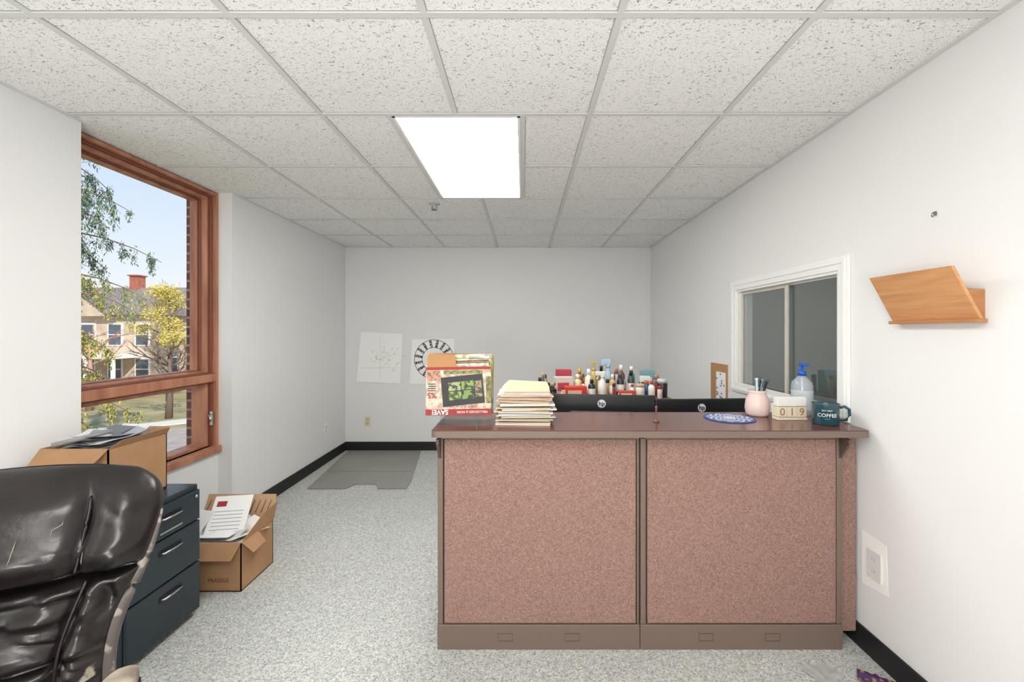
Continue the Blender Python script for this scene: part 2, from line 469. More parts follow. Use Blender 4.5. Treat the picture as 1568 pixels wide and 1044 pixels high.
b.prism(rounded(-.392, 1.462, 1.795, 2.215, .025, .935), (0, 0, .027), taupe, bev=.0)
b.prism(rounded(-.388, 1.458, 1.799, 2.211, .021, .962), (0, 0, .003), top)
b.done('reception_desk')
CT = .9652
b = MB()
b.box((xl0, 1.935, 0), (xl0+.06, 2.68, .709), taupe, .004)
b.box((xl0-.003, 1.96, .11), (xl0+.01, 2.66, .69), fabric, .003)
b.box((xl0, 1.935, .71), (1.46, 2.70, .74), taupe, .004)
b.box((1.40, 1.94, 0), (1.45, 2.68, .709), taupe, .003)
b.done('office_desk')

# ------------------------------------------------------------------ monitors
mblack = M('monitor_plastic', (30, 31, 33), .4)
mscr = M('screen_glass', (10, 12, 16), .15)
logo = M('logo_silver', (225, 228, 232), .3)
def monitor(cx, cy, w, ztop, rot, lx=0):
    b = MB(); h = .33
    T = TR((cx, cy, 0), rz=rot)
    b.box((-w/2, 0, ztop-h*.74), (w/2, .022, ztop), mblack, .006, T)
    b.box((-w*.32, -.03, ztop-h*.70), (w*.32, .002, ztop-h*.26), mblack, .02, T)
    b.box((-w/2+.01, .022, ztop-h*.74+.015), (w/2-.01, .0235, ztop-.01), mscr, 0, T)
    b.box((-.04, -.05, .75), (.04, -.02, ztop-h*.5), mblack, .008, T)
    b.box((-.12, -.10, .7405), (.12, .09, .755), mblack, .006, T)
    L_ = T @ TR((lx, -.0006, ztop-.052), rx=rad(90))
    b.lathe([(.024, 0), (.024, .0012), (.0, .0012)], (0, 0, 0), logo, T=L_, smooth=False)
    b.text('hp', .036, L_ @ TR((0, .001, .0022)), mblack, .0006, bold=.0006)
    b.done('computer_monitor')
monitor(.455, 2.50, .61, 1.012, rad(-6))
monitor(1.04, 2.50, .55, .988, rad(4))

# storage cabinet behind with bottles
b = MB(); cab = M('cabinet_grey', (90, 86, 84), .5)
b.box((.10, 2.78, .02), (.95, 3.16, .93), cab, .004)
b.box((.08, 2.76, .93), (.97, 3.18, .945), taupe, .003)
for x in (.12, .53): b.box((x, 2.775, .06), (x+.39, 2.785, .90), M('cabinet_door', (110, 104, 100), .5), .002)
b.box((.12, 2.80, 0), (.93, 3.14, .02), blackrub)
b.done('storage_cabinet')
SZ = .9455
OCC = []
def bottle(name, x, y, h, r, body, cap, kind='bottle'):
    OCC.append((x, y, r+(.018 if kind in ('spray',) else .003)))
    b = MB()
    bm_ = M('plastic_%d_%d_%d' % body, body, .3); cm = M('plastic_%d_%d_%d' % cap, cap, .35)
    if kind == 'bottle':
        b.lathe([(r*.95, 0), (r, .004), (r, h*.62), (r*.85, h*.70), (r*.4, h*.78), (r*.4, h*.8)], (x, y, SZ), bm_)
        b.lathe([(r*.5, h*.8), (r*.5, h*.98), (r*.4, h)], (x, y, SZ), cm)
        b.lathe([(r*1.01, h*.18), (r*1.01, h*.5)], (x, y, SZ), M('label_white', (235, 232, 225), .5), caps=False)
    elif kind == 'spray':
        b.lathe([(r*.95, 0), (r, .004), (r, h*.5), (r*.7, h*.62), (r*.35, h*.72), (r*.35, h*.78)], (x, y, SZ), bm_)
        b.lathe([(r*.5, h*.76), (r*.5, h*.84)], (x, y, SZ), cm)
        b.box((x-.045, y-.012, SZ+h*.84), (x+.02, y+.012, SZ+h), cm, .004)
        b.prism([(x-.03, y-.004, SZ+h*.84), (x-.022, y-.004, SZ+h*.84), (x-.032, y-.004, SZ+h*.70), (x-.038, y-.004, SZ+h*.70)], (0, .008, 0), cm)
    elif kind == 'pump':
        b.lathe([(r*.95, 0), (r, .004), (r, h*.6), (r*.8, h*.68), (r*.3, h*.72)], (x, y, SZ), bm_)
        b.lathe([(r*.45, h*.71), (r*.45, h*.8)], (x, y, SZ), cm)
        b.lathe([(.004, h*.8), (.004, h*.93)], (x, y, SZ), cm)
        b.box((x-.03, y-.006, SZ+h*.93), (x+.01, y+.006, SZ+h), cm, .003)
    elif kind == 'jar':
        b.lathe([(r*.95, 0), (r, .004), (r, h*.75), (r*.92, h*.8)], (x, y, SZ), bm_)
        b.lathe([(r*.98, h*.78), (r*.98, h), (r*.9, h+.001)], (x, y, SZ), cm)
    b.done(name)
def carton(name, lo, hi, c1, c2, rz=0, tilt=0):
    b = MB(); cx, cy = (lo[0]+hi[0])/2, (lo[1]+hi[1])/2
    T = TR((cx, cy, 0), rz=rz); dx, dy = (hi[0]-lo[0])/2, (hi[1]-lo[1])/2
    k = max(1, int(dx/dy+.5))
    for i in range(k): OCC.append((cx-dx+dx*(2*i+1)/k, cy, dy*1.1))
    b.box((-dx, -dy, lo[2]), (dx, dy, hi[2]), M('carton_%d_%d_%d' % c1, c1, .5), .002, T)
    h = hi[2]-lo[2]
    b.box((-dx*.8, -dy-.0015, lo[2]+h*.25), (dx*.5, -dy, lo[2]+h*.7), M('carton_%d_%d_%d' % c2, c2, .5), 0, T)
    b.box((-dx-.001, -dy*.7, lo[2]+h*.3), (-dx, dy*.6, lo[2]+h*.7), M('carton_%d_%d_%d' % c2, c2, .5), 0, T)
    b.done(name)
carton('tissue_box', (.27, 2.79, SZ), (.41, 2.87, SZ+.075), (206, 62, 46), (235, 190, 170), .1)
carton('medicine_carton', (.21, 2.92, SZ), (.335, 2.99, SZ+.125), (214, 205, 195), (190, 70, 80), .2)
carton('snack_carton', (.23, 3.035, SZ), (.34, 3.10, SZ+.165), (170, 50, 70), (240, 220, 210), 0)
carton('glove_carton', (.62, 2.775, SZ), (.73, 2.82, SZ+.05), (214, 80, 60), (240, 235, 225), .0)
carton('bandage_carton', (.84, 3.03, SZ), (.93, 3.10, SZ+.16), (120, 165, 175), (235, 240, 240), 0)
carton('mask_carton', (.80, 2.93, SZ), (.87, 2.98, SZ+.13), (225, 225, 220), (60, 60, 66), -.1)
bottle('ink_bottle', .125, 2.85, .085, .03, (28, 28, 32), (24, 24, 26), 'jar')
bottle('ink_bottle', .19, 2.81, .06, .026, (38, 36, 40), (20, 20, 22), 'jar')
bottle('sanitizer_bottle', .445, 2.93, .18, .026, (225, 218, 200), (240, 240, 235))
bottle('glue_bottle', .45, 2.83, .12, .024, (40, 38, 40), (30, 30, 32))
bottle('lotion_bottle', .50, 3.05, .22, .026, (196, 170, 110), (200, 160, 60), 'pump')
bottle('spray_bottle', .525, 2.86, .17, .028, (226, 222, 214), (230, 228, 220), 'spray')
bottle('cleaner_bottle', .60, 3.04, .24, .030, (170, 190, 205), (170, 195, 215), 'spray')
bottle('lotion_bottle', .595, 2.87, .15, .022, (205, 175, 130), (236, 230, 220))
bottle('shampoo_bottle', .535, 2.955, .20, .022, (130, 104, 80), (30, 28, 30))
bottle('medicine_bottle', .655, 2.90, .16, .024, (40, 46, 60), (30, 110, 120))
bottle('cleaner_bottle', .69, 3.03, .20, .026, (160, 60, 50), (240, 240, 240))
bottle('shampoo_bottle', .735, 2.93, .17, .024, (60, 70, 66), (36, 36, 38))
bottle('ointment_jar', .77, 2.83, .09, .028, (230, 225, 215), (190, 170, 140), 'jar')
bottle('sanitizer_bottle', .765, 3.04, .19, .024, (46, 150, 160), (236, 236, 236))
bottle('coffee_jar', .925, 2.86, .12, .034, (44, 42, 44), (200, 205, 205), 'jar')
bottle('shampoo_bottle', .845, 2.83, .11, .022, (236, 232, 226), (210, 60, 50))
bottle('medicine_bottle', .375, 2.97, .14, .028, (216, 196, 150), (230, 226, 216))
bottle('glue_bottle', .40, 3.06, .17, .024, (90, 60, 40), (220, 160, 40))
pal = [(40, 40, 44), (230, 226, 218), (150, 60, 50), (70, 110, 140), (196, 170, 120), (120, 130, 126), (60, 50, 46), (210, 200, 190), (180, 120, 80)]
st = random.getstate(); random.seed(21)
cnt = 0
for _ in range(1500):
    r = random.uniform(.010, .019); x = random.uniform(.11, .94); y = random.uniform(2.785, 3.15)
    if all((x-o[0])**2+(y-o[1])**2 > (r+o[2]+.004)**2 for o in OCC):
        rearness = (y-2.78)/.37
        h = random.uniform(.045, .09)+rearness*random.uniform(.03, .12)
        bottle(random.choice(['vitamin_bottle', 'spice_bottle', 'perfume_bottle', 'marker_pot']), x, y, h, r, random.choice(pal), random.choice(pal), random.choice(['bottle', 'jar']))
        cnt += 1
    if cnt >= 30: break
random.setstate(st)

# ------------------------------------------------------------------ counter items
acry = glass_mat('clear_acrylic', (.93, .95, .96), .06)
b = MB()
paper = M('paper_white', (246, 245, 242), .7); kraft = M('kraft_paper', (182, 136, 92), .75)
cx, cy = -.292, 1.93
leanT = TR((cx, cy, CT), rx=rad(-7))
b.box((-.10, -.02, 0), (.10, .10, .004), acry, 0, TR((cx, cy, CT)))
b.box((-.085, -.008, .0), (-.078, .08, .05), acry, 0, TR((cx, cy, CT)))
b.box((.078, -.008, .0), (.085, .08, .05), acry, 0, TR((cx, cy, CT)))
b.box((-.12, -.005, .035), (.12, .09, .039), acry, 0, TR((cx, cy, CT)))
b.box((-.12, .095, .035), (.12, .099, .26), acry, 0, leanT)
sheets = [(.010, .262, (206, 196, 180)), (.016, .258, (186, 60, 50)), (.024, .272, (226, 220, 210)), (.031, .278, (70, 110, 60)),
          (.038, .280, (205, 196, 180)), (.046, .287, (170, 70, 54)), (.054, .295, (226, 220, 208)), (.062, .302, (150, 190, 70)), (.070, .318, (225, 222, 214))]
for i, (yy, hh, col) in enumerate(sheets):
    o = random.uniform(-.006, .012)
    b.box((-.145+o, yy, .04), (.145+o, yy+.004, hh), M('flyer_%d' % i, col, .6, var=(40, tuple(int(q*.75) for q in col), .4, .55)), .0, leanT @ TR((0, 0, 0), ry=rad(random.uniform(-2.5, 1.5))))
b.prism([(-.152, .003, .20), (-.02, .003, .20), (-.02, .003, .296), (-.03, .003, .312), (-.145, .003, .318), (-.152, .003, .30)], (0, .003, 0), kraft, leanT)
b.prism([(-.152, .082, .04), (.148, .082, .04), (.148, .082, .305), (.140, .082, .325), (-.145, .082, .325), (-.152, .082, .31)], (0, .006, 0), kraft, leanT)
fs = M('newspaper', (220, 206, 190), .7, var=(50, (182, 156, 136), .40, .58, 5))
redp = M('print_red', (160, 46, 42), .6); dk = M('print_dark', (34, 34, 36), .5)
T2 = leanT @ TR((0, 0, 0), ry=rad(-1))
b.box((-.150, -.006, .04), (.146, .004, .256), fs, 0, T2)
b.box((-.150, -.0068, .04), (.146, -.006, .066), redp, 0, T2)
R180 = Matrix.Rotation(math.pi, 4, 'Z')
b.text('PRE-LODGED & MORE', .014, T2 @ TR((.06, -.0072, .053), rx=rad(90)) @ R180, paper, .0002)
b.text('SAVE!', .030, T2 @ TR((-.085, -.0072, .054), rx=rad(90)) @ R180, paper, .0002, bold=.0008)
b.text('FOR YOUR HOME', .016, T2 @ TR((.02, -.0072, .078), rx=rad(90)) @ R180, redp, .0002)
b.text('%5', .036, T2 @ TR((-.122, -.0072, .13), rx=rad(90)) @ R180, redp, .0002, bold=.0006)
b.box((-.150, -.0068, .243), (.146, -.006, .256), redp, 0, T2)
b.box((-.145, -.0068, .196), (-.085, -.006, .238), M('print_peach', (196, 150, 122), .6, var=(60, (120, 84, 66), .4, .55)), 0, T2)
b.box((-.07, -.0068, .224), (.11, -.006, .240), M('print_olive', (150, 150, 90), .6, var=(60, (90, 96, 60), .4, .55)), 0, T2)
for k in range(4): b.box((-.14, -.0068, .148+.010*k), (-.105, -.006, .152+.010*k), dk, 0, T2)
T3 = T2 @ TR((.018, 0, .150), ry=rad(-5))
b.box((-.095, -.0085, -.066), (.095, -.0068, .066), dk, 0, T3)
pcols = [((150, 172, 84), (60, 76, 44)), ((120, 150, 80), (40, 50, 34)), ((164, 176, 120), (56, 60, 46)), ((134, 158, 74), (50, 60, 36)), ((156, 140, 104), (70, 64, 54))]
for i, (px, pz, w_, h_) in enumerate(((-.036, -.021, .028, .019), (.024, -.021, .028, .019), (-.036, .021, .028, .019), (.024, .021, .028, .019), (.072, .0, .015, .036))):
    b.box((px-w_, -.0095, pz-h_), (px+w_, -.0085, pz+h_), M('catalogue_photo_%d' % i, pcols[i][0], .5, var=(48+i*7, pcols[i][1], .44, .54, 4)), 0, T3)
b.box((.124, -.0085, .09), (.145, -.0068, .21), M('print_olive', (150, 150, 90), .6), 0, T2)
b.done('brochure_display_stand')

# paper stack
b = MB(); z = CT
pc = [(240, 236, 228), (226, 206, 178), (242, 240, 236), (212, 190, 156), (234, 228, 220), (238, 234, 226), (222, 222, 222)]
sx = .006
for i in range(13):
    h = random.uniform(.005, .009); dx = random.uniform(-.012, .012); dy = random.uniform(-.012, .012)
    T = TR((sx+dx, 2.015+dy, z), rz=rad(random.uniform(-5, 5)))
    b.box((-.122, -.115, 0), (.122, .115, h*random.uniform(.45, .85)), M('stack_paper_%d' % (i % 7), pc[i % 7], .75), .001, T); z += h
pf = M('pink_folder', (230, 202, 184), .7); mf = M('manila_folder', (218, 190, 158), .7)
for i in range(5):
    T = TR((sx, 2.02, z+.001), rz=rad(-7+3*i), ry=rad(1.0))
    b.box((-.12, -.11, 0), (.12, .115, .003 if i % 2 else .005), mf if i % 2 == 0 else pf, .001, T); z += .0068
for k in range(4):
    b.prism([(sx-.125+.01*k, 1.912, z+.001+.005*k), (sx+.112, 1.903+.004*k, z+.001+.005*k), (sx+.120-.004*k, 2.13, z+.014+.007*k), (sx-.105+.008*k, 2.13, z+.020+.008*k)], (0, 0, .003), pf if k % 2 == 0 else (paper if k == 1 else mf))
b.done('paper_stack')

b = MB(); brp = M('brown_plastic', (120, 78, 66), .4)
b.lathe([(.014, 0), (.014, .006), (.004, .010), (.004, .055), (.006, .06), (0, .062)], (.61, 1.97, CT), brp)
b.lathe([(.006, .06), (.007, .068), (.004, .074), (0, .075)], (.61, 1.97, CT), brp)
b.done('pen_stand')

# woven round doily
b = MB()
bl = M('doily_blue', (70, 90, 150), .8); wh = M('doily_white', (210, 214, 222), .8)
R = .113; c = Vector((.985, 2.05, CT))
for k in range(9):
    r0, r1 = R*k/9, R*(k+1)/9
    n = 48
    for i in range(n):
        a0, a1 = 2*math.pi*i/n, 2*math.pi*(i+1)/n
        m = bl if ((i//2+k) % 2 == 0 and k > 1) else wh
        if k == 8: m = bl
        P = [(r0, a0), (r1, a0), (r1, a1), (r0, a1)]
        vs = [b.bm.verts.new((c.x+r*math.cos(a), c.y+r*math.sin(a), c.z+.004)) for r, a in (P if k else P[1:]+[P[0]])]
        b.face(vs, m)
b.lathe([(R, 0), (R+.002, .002), (R, .004)], c, bl, seg=48, caps=False)
b.done('round_doily')

# vase-shaped pen cup with pens
b = MB(); PX_, PY_ = 1.163, 2.13
cer = M('cream_ceramic', (226, 204, 196), .25)
b.lathe([(.046, 0), (.053, .01), (.057, .04), (.053, .075), (.042, .10), (.040, .115), (.044, .125), (.039, .125), (.036, .10), (.043, .05), (.038, .01), (0, .008)], (PX_, PY_, CT), cer)
for i, (a, t, col) in enumerate([(0, .28, (40, 60, 90)), (1, .2, (30, 30, 32)), (2.2, .22, (60, 130, 140)), (3.4, .2, (220, 220, 220)), (4.6, .2, (90, 120, 130)), (5.5, .3, (40, 40, 44))]):
    p = Vector((PX_, PY_, CT+.02)); d = Vector((math.cos(a)*t*.7+.1, math.sin(a)*t*.7, 1)).normalized()
    b.tube([p, p+d*.155], .0045, M('pen_%d' % i, col, .35)); b.tube([p+d*.15, p+d*.165], .0055, M('pen_cap_%d' % i, tuple(min(255, q+30) for q in col), .3))
b.done('pen_cup')

# perpetual block calendar
b = MB(); bw = M('pale_wood', (226, 214, 192), .6)
T = TR((1.262, 2.03, CT), rz=rad(0))
b.box((-.070, -.022, 0), (.070, .026, .012), bw, .002, T)
b.box((-.070, .020, .012), (.070, .026, .075), bw, .002, T)
b.box((-.068, -.020, .0135), (-.024, .019, .062), bw, .003, T)
b.box((-.023, -.020, .0135), (.022, .019, .062), bw, .003, T)
b.box((.023, -.020, .0135), (.068, .019, .062), bw, .003, T)
b.box((-.068, -.019, .0635), (.068, .018, .106), M('white_block', (236, 234, 230), .6), .003, T)
gold = M('calendar_digit', (166, 134, 88), .5)
for x, d in ((-.046, '0'), (-.001, '1'), (.045, '9')):
    b.text(d, .050, T @ TR((x, -.0205, .037), rx=rad(90)), gold, .0005, bold=.0005)
b.done('block_calendar')

# soap pump bottle
b = MB()
x, y = 1.395, 2.145
liq = M('bottle_plastic_white', (216, 226, 236), .12, alpha=.4)
blue = M('pump_blue', (28, 96, 200), .3)
b.lathe([(.042, 0), (.048, .005), (.048, .145), (.044, .165), (.026, .185), (.015, .195), (.015, .20)], (x, y, CT), liq)
b.lathe([(.0485, .03), (.0485, .125)], (x, y, CT), M('label_pale', (226, 234, 240), .4, alpha=.6), caps=False)
b.lathe([(.018, .195), (.018, .218), (.012, .222), (.006, .224), (.006, .245)], (x, y, CT), blue)
b.box((x-.010, y-.035, CT+.243), (x+.012, y+.012, CT+.257), blue, .004)
b.tube([(x, y, CT+.19), (x, y, CT+.02)], .003, paper)
b.done('soap_pump_bottle')

# enamel mug
b = MB()
teal = M('teal_enamel', (34, 78, 90), .25, coat=.5)
x, y = 1.362, 1.93
b.lathe([(.048, 0), (.052, .004), (.052, .088), (.054, .092), (.050, .092), (.048, .088), (.048, .008), (0, .006)], (x, y, CT), teal)
b.lathe([(.0525, .0895), (.0555, .0925), (.0525, .0945), (.0495, .0925)], (x, y, CT), M('mug_rim', (80, 110, 120), .3, .5), caps=False)
h = [(x+.046, y-.02, CT+.076), (x+.066, y-.026, CT+.082), (x+.084, y-.03, CT+.070), (x+.086, y-.03, CT+.045), (x+.074, y-.028, CT+.024), (x+.046, y-.02, CT+.020)]
b.tube(h, .0062, teal)
def wrap(body, size, zc, ang0, r=.0522):
    tmp = MB(); tmp.text(body, size, Matrix.Identity(4), paper, .0003)
    for v in tmp.bm.verts:
        a = ang0 + v.co.x/r; rr_ = r+.0004+v.co.z
        v.co = Vector((x+rr_*math.cos(a), y+rr_*math.sin(a), CT+zc+v.co.y))
    b.merge(tmp.bm, paper)
wrap('COFFEE', .022, .045, rad(-118)); wrap('BUT FIRST', .009, .066, rad(-118)); wrap('* * *', .009, .028, rad(-118))
b.done('enamel_mug')

# ------------------------------------------------------------------ wooden wall rack (angled book ledge)
pine = wood_mat('pine_wood', (200, 142, 94), (222, 168, 118), (3, 1, 12), .4, 4)
pined = wood_mat('pine_edge', (172, 112, 70), (192, 134, 86), (3, 1, 12), .45, 4)
b = MB()
ya, yb = 1.365, 1.69
zb, zt = 1.42, 1.592
b.prism([(1.458, ya, zb), (1.470, ya, zb), (1.375, ya, zt), (1.363, ya, zt)], (0, yb-ya, 0), pine, bev=.002)
b.prism([(1.470, ya+.006, zb+.002), (1.479, ya+.006, zb+.002), (1.479, ya+.006, zb+.098), (1.418, ya+.006, zb+.098)], (0, .018, 0), pined, bev=.001)
b.prism([(1.470, yb-.024, zb+.002), (1.479, yb-.024, zb+.002), (1.479, yb-.024, zb+.098), (1.418, yb-.024, zb+.098)], (0, .018, 0), pined, bev=.001)
b.box((1.463, ya+.024, zb+.03), (1.479, yb-.024, zb+.075), pined, .001)
b.box((1.440, ya-.004, zb-.010), (1.478, yb-.0, zb+.002), pined, .002)
b.done('wooden_wall_rack')
b = MB()
b.box((1.474, 1.531, 1.797), (1.479, 1.541, 1.812), steel, .001)
b.tube([(1.474, 1.535, 1.81), (1.466, 1.535, 1.806), (1.463, 1.535, 1.797), (1.468, 1.535, 1.792)], .0018, steel)
b.done('wall_hook')
pm = M('patch_white', (254, 254, 252), .6)
b = MB()
b.prism([(XR-.0015, 1.735, .305), (XR-.0015, 1.87, .285), (XR-.0015, 1.87, .515), (XR-.0015, 1.745, .505)], (.0012, 0, 0), pm)
b.box((XR-.007, 1.765, .335), (XR-.0015, 1.84, .455), M('plate_white', (228, 228, 226), .4), .002)
dkk = M('socket_slot', (150, 150, 148), .5)
for z in (.37, .42):
    b.box((XR-.0075, 1.796, z-.005), (XR-.0065, 1.798, z+.005), dkk); b.box((XR-.0075, 1.808, z-.005), (XR-.0065, 1.810, z+.005), dkk)
b.done('wall_outlet')
b = MB(); iv = M('ivory_plate', (226, 216, 186), .5)
px = -1.82
b.box((px-.035, YB-.006, .28), (px+.035, YB, .395), iv, .002)
for z in (.315, .36): b.box((px-.016, YB-.008, z-.014), (px+.016, YB-.005, z+.014), M('ivory_dark', (200, 188, 158), .5), .003)
b.done('wall_outlet')
b = MB(); b.box((XL, 4.45, .30), (XL+.006, 4.52, .415), whitetrim, .002)
for z in (.335, .38): b.box((XL+.005, 4.469, z-.014), (XL+.008, 4.501, z+.014), M('white_dark', (210, 210, 206), .5), .003)
b.done('wall_outlet')

# ------------------------------------------------------------------ posters on back wall
YP = YB-.002
b = MB(); pp = M('drawing_paper', (252, 252, 251), .8)
pts = [(-1.945, .800), (-1.440, .778), (-1.410, 1.357), (-1.895, 1.380)]
b.prism([(x, YP-.006, z) for x, z in pts], (0, .0015, 0), pp)
faint = M('faint_pencil', (222, 224, 218), .8); ylw = M('crayon_yellow', (216, 206, 120), .8)
b.box((-1.90, YP-.0068, .96), (-1.45, YP-.006, .964), faint); b.box((-1.675, YP-.0068, .84), (-1.671, YP-.006, 1.32), faint)
for i in range(34):
    x = -1.60+random.gauss(0, .08); z = 1.07+random.gauss(0, .06); a = random.uniform(0, 3.1)
    b.tube([(x, YP-.007, z), (x+.035*math.cos(a), YP-.007, z+.035*math.sin(a))], .0022, ylw if i % 3 else faint, seg=4)
b.done('child_drawing_poster')
b = MB()
pts = [(-1.33, .775), (-.80, .770), (-.81, 1.300), (-1.30, 1.290)]
b.prism([(x, YP-.006, z) for x, z in pts], (0, .0015, 0), pp)
c = (-1.045, 1.06); yy = YP-.0068
for r, w_ in ((.225, .006), (.135, .005)):
    n = 48
    for i in range(n):
        a0, a1 = 2*math.pi*i/n, 2*math.pi*(i+1)/n
        b.quad((c[0]+r*math.cos(a0), yy, c[1]+r*math.sin(a0)), (c[0]+(r+w_)*math.cos(a0), yy, c[1]+(r+w_)*math.sin(a0)),
               (c[0]+(r+w_)*math.cos(a1), yy, c[1]+(r+w_)*math.sin(a1)), (c[0]+r*math.cos(a1), yy, c[1]+r*math.sin(a1)), dk)
for k in range(16):
    a = 2*math.pi*(k+.5)/16
    T = TR((c[0]+.183*math.cos(a), yy, c[1]+.183*math.sin(a)), rx=rad(90)) @ Matrix.Rotation(a, 4, 'Z')
    b.text(['LOUD', 'WILD', 'CALM', 'BOLD'][k % 4], .034, T, dk, .0003, bold=.003)
b.text('NEVER', .05, TR((c[0], yy, c[1]), rx=rad(90)), M('print_grey', (120, 120, 120), .6), .0003)
b.done('wheel_chart_poster')

b = MB()
b.box((XR-.012, 3.10, .80), (XR, 3.36, 1.14), kraft, .002)
b.box((XR-.014, 3.11, .86), (XR-.012, 3.26, 1.08), paper)
for i in range(14):
    y = random.uniform(3.12, 3.24); z = random.uniform(.88, 1.06)
    b.box((XR-.0155, y, z), (XR-.014, y+.02, z+.012), M('scribble_blue', (110, 140, 170), .7))
b.done('notice_board')

# ------------------------------------------------------------------ floor chair mat
matm = M('chair_mat_vinyl', (156, 157, 150), .35, var=(2.5, (146, 147, 140), .3, .7), alpha=.88)
b = MB()
b.prism([(-2.03, 4.95, .003), (-1.19, 4.95, .003), (-1.04, 3.95, .003), (-1.03, 3.75, .003), (-1.28, 3.75, .003), (-1.33, 3.86, .003), (-1.52, 3.86, .003), (-1.56, 3.75, .003), (-1.90, 3.75, .003)], (0, 0, .006), matm)
b.prism([(-1.98, 4.90, .0095), (-1.22, 4.90, .0095), (-1.10, 4.20, .0095), (-1.93, 4.20, .0095)], (0, 0, .002), matm)
b.done('chair_mat')

# ------------------------------------------------------------------ filing cabinet
nav = M('cabinet_paint_dark_blue', (38, 49, 56), .25, bump=(300, .05, .001))
navf = M('cabinet_drawer_dark_blue', (34, 46, 54), .25)
b = MB()
fx, ya, yb, H = -1.585, 1.70, 2.10, .636
b.box((XL+.02, ya, .02), (fx-.016, yb, H), nav, .004)
b.box((XL+.03, ya+.01, 0), (fx-.05, yb-.01, .02), blackrub)
for z0_, z1_ in ((.470, .612), (.270, .464), (.035, .264)):
    b.box((fx-.016, ya+.006, z0_), (fx, yb-.006, z1_), navf, .004)
    zc = z1_-.055; yc = (ya+yb)/2+.02
    b.box((fx-.001, yc-.062, zc-.012), (fx+.002, yc+.062, zc+.014), M('handle_dark', (20, 24, 28), .4), .001)
    b.tube([(fx, yc-.055, zc), (fx+.014, yc-.046, zc), (fx+.016, yc, zc), (fx+.014, yc+.046, zc), (fx, yc+.055, zc)], .0048, chrome)
b.box((fx, 1.86, .492), (fx+.006, 1.98, .500), chrome, .001)
b.lathe([(.008, 0), (.008, .004), (0, .005)], (0, 0, 0), chrome, T=TR((fx, yb-.03, .585), ry=rad(90)))
b.done('filing_cabinet')
CZ = .6365

# cardboard boxes
card = M('cardboard', (182, 142, 104), .8, var=(8, (170, 128, 92), .3, .7))
cardi = M('cardboard_inner', (200, 166, 130), .85)
def openbox(b, x0, x1, y0, y1, z0, z1, th=.005):
    b.box((x0, y0, z0), (x1, y1, z0+th), cardi)
    b.box((x0, y0, z0), (x0+th, y1, z1), card); b.box((x1-th, y0, z0), (x1, y1, z1), card)
    b.box((x0, y0, z0), (x1, y0+th, z1), card); b.box((x0, y1-th, z0), (x1, y1, z1), card)
def papers(b, x0, x1, y0, y1, z, n, up=.06, cs=None, tilt=1):
    cs = cs or [(246, 246, 244), (236, 238, 240), (242, 238, 230), (220, 228, 236), (206, 208, 210)]
    for i in range(n):
        w, l = random.uniform(.10, .20), random.uniform(.14, .24)
        w = min(w, (x1-x0)*.8); l = min(l, (y1-y0)*.9)
        cx = random.uniform(x0+w/2, x1-w/2); cy = random.uniform(y0+l/2, y1-l/2)
        zz = z+up*i/n
        T = TR((cx, cy, zz), rx=rad(random.uniform(-8, 24)*tilt), ry=rad(random.uniform(-14, 14)*tilt), rz=rad(random.uniform(-30, 30)))
        col = cs[i % len(cs)]
        N = 6; m = M('sheet_%d_%d_%d' % col, col, .6)
        cv = random.uniform(-.02, .03)
        rows = []
        for k in range(N+1):
            u = k/N-.5
            zc = cv*(4*u*u)
            rows.append((b.bm.verts.new(T @ Vector((-w/2, u*l, zc))), b.bm.verts.new(T @ Vector((w/2, u*l, zc*.7)))))
        for p, q in zip(rows, rows[1:]): b.face([p[0], p[1], q[1], q[0]], m, True)

b = MB(); BT = .895; bx0 = -1.99
openbox(b, bx0, -1.71, 1.76, 2.05, CZ+.001, BT)
b.prism([(bx0, 2.047, BT), (-1.71, 2.047, BT), (-1.73, 2.085, BT+.025), (bx0+.02, 2.085, BT+.025)], (0, .004, 0), card)
b.prism([(-1.712, 1.76, BT), (-1.712, 2.05, BT), (-1.690, 2.04, BT+.03), (-1.690, 1.80, BT+.03)], (.004, 0, 0), card)
b.prism([(bx0, 1.76, BT), (-1.71, 1.76, BT), (-1.73, 1.70, BT-.06), (bx0+.01, 1.70, BT-.06)], (0, 0, .004), card)
b.prism([(bx0, 1.76, BT), (bx0, 2.05, BT), (bx0-.05, 2.04, BT-.04), (bx0-.05, 1.80, BT-.04)], (0, 0, .004), card)
b.box((bx0+.01, 1.78, CZ+.01), (-1.73, 2.03, .83), paper)
gc = [(150, 154, 160), (226, 228, 230), (180, 183, 188), (236, 236, 234), (120, 124, 130)]
papers(b, bx0+.01, -1.73, 1.78, 2.04, .87, 22, .05, gc, .55)
b.tube([(-1.93, 1.75, .915), (-1.87, 1.80, .93), (-1.83, 1.90, .94)], .010, M('plastic_grey', (150, 150, 148), .4))
b.done('cardboard_box')

b = MB()
x0, x1, y0, y1, h = -1.93, -1.50, 2.27, 2.56, .26
openbox(b, x0, x1, y0, y1, .001, h)
b.prism([(x0, y1, h), (x1, y1, h), (x1-.01, y1+.05, h+.13), (x0+.01, y1+.05, h+.13)], (0, .004, 0), cardi)
for k in range(12):
    u = x0+.02+k*.033
    b.tube([(u, y1+.010, h+.035), (u+.016, y1+.036, h+.10)], .0022, M('print_brownred', (120, 70, 56), .7), seg=4)
b.prism([(x1, y0, h), (x1, y1, h), (x1+.03, y1-.01, h+.11), (x1+.02, y0+.16, h+.09)], (.004, 0, 0), card)
b.prism([(x1, y0+.0, h), (x1, y0+.14, h), (x1+.05, y0+.13, h-.05), (x1+.05, y0+.02, h-.06)], (.004, 0, 0), card)
b.prism([(x0, y0, h), (x1, y0, h), (x1-.02, y0-.05, h-.07), (x0+.02, y0-.05, h-.07)], (0, -.003, 0), card)
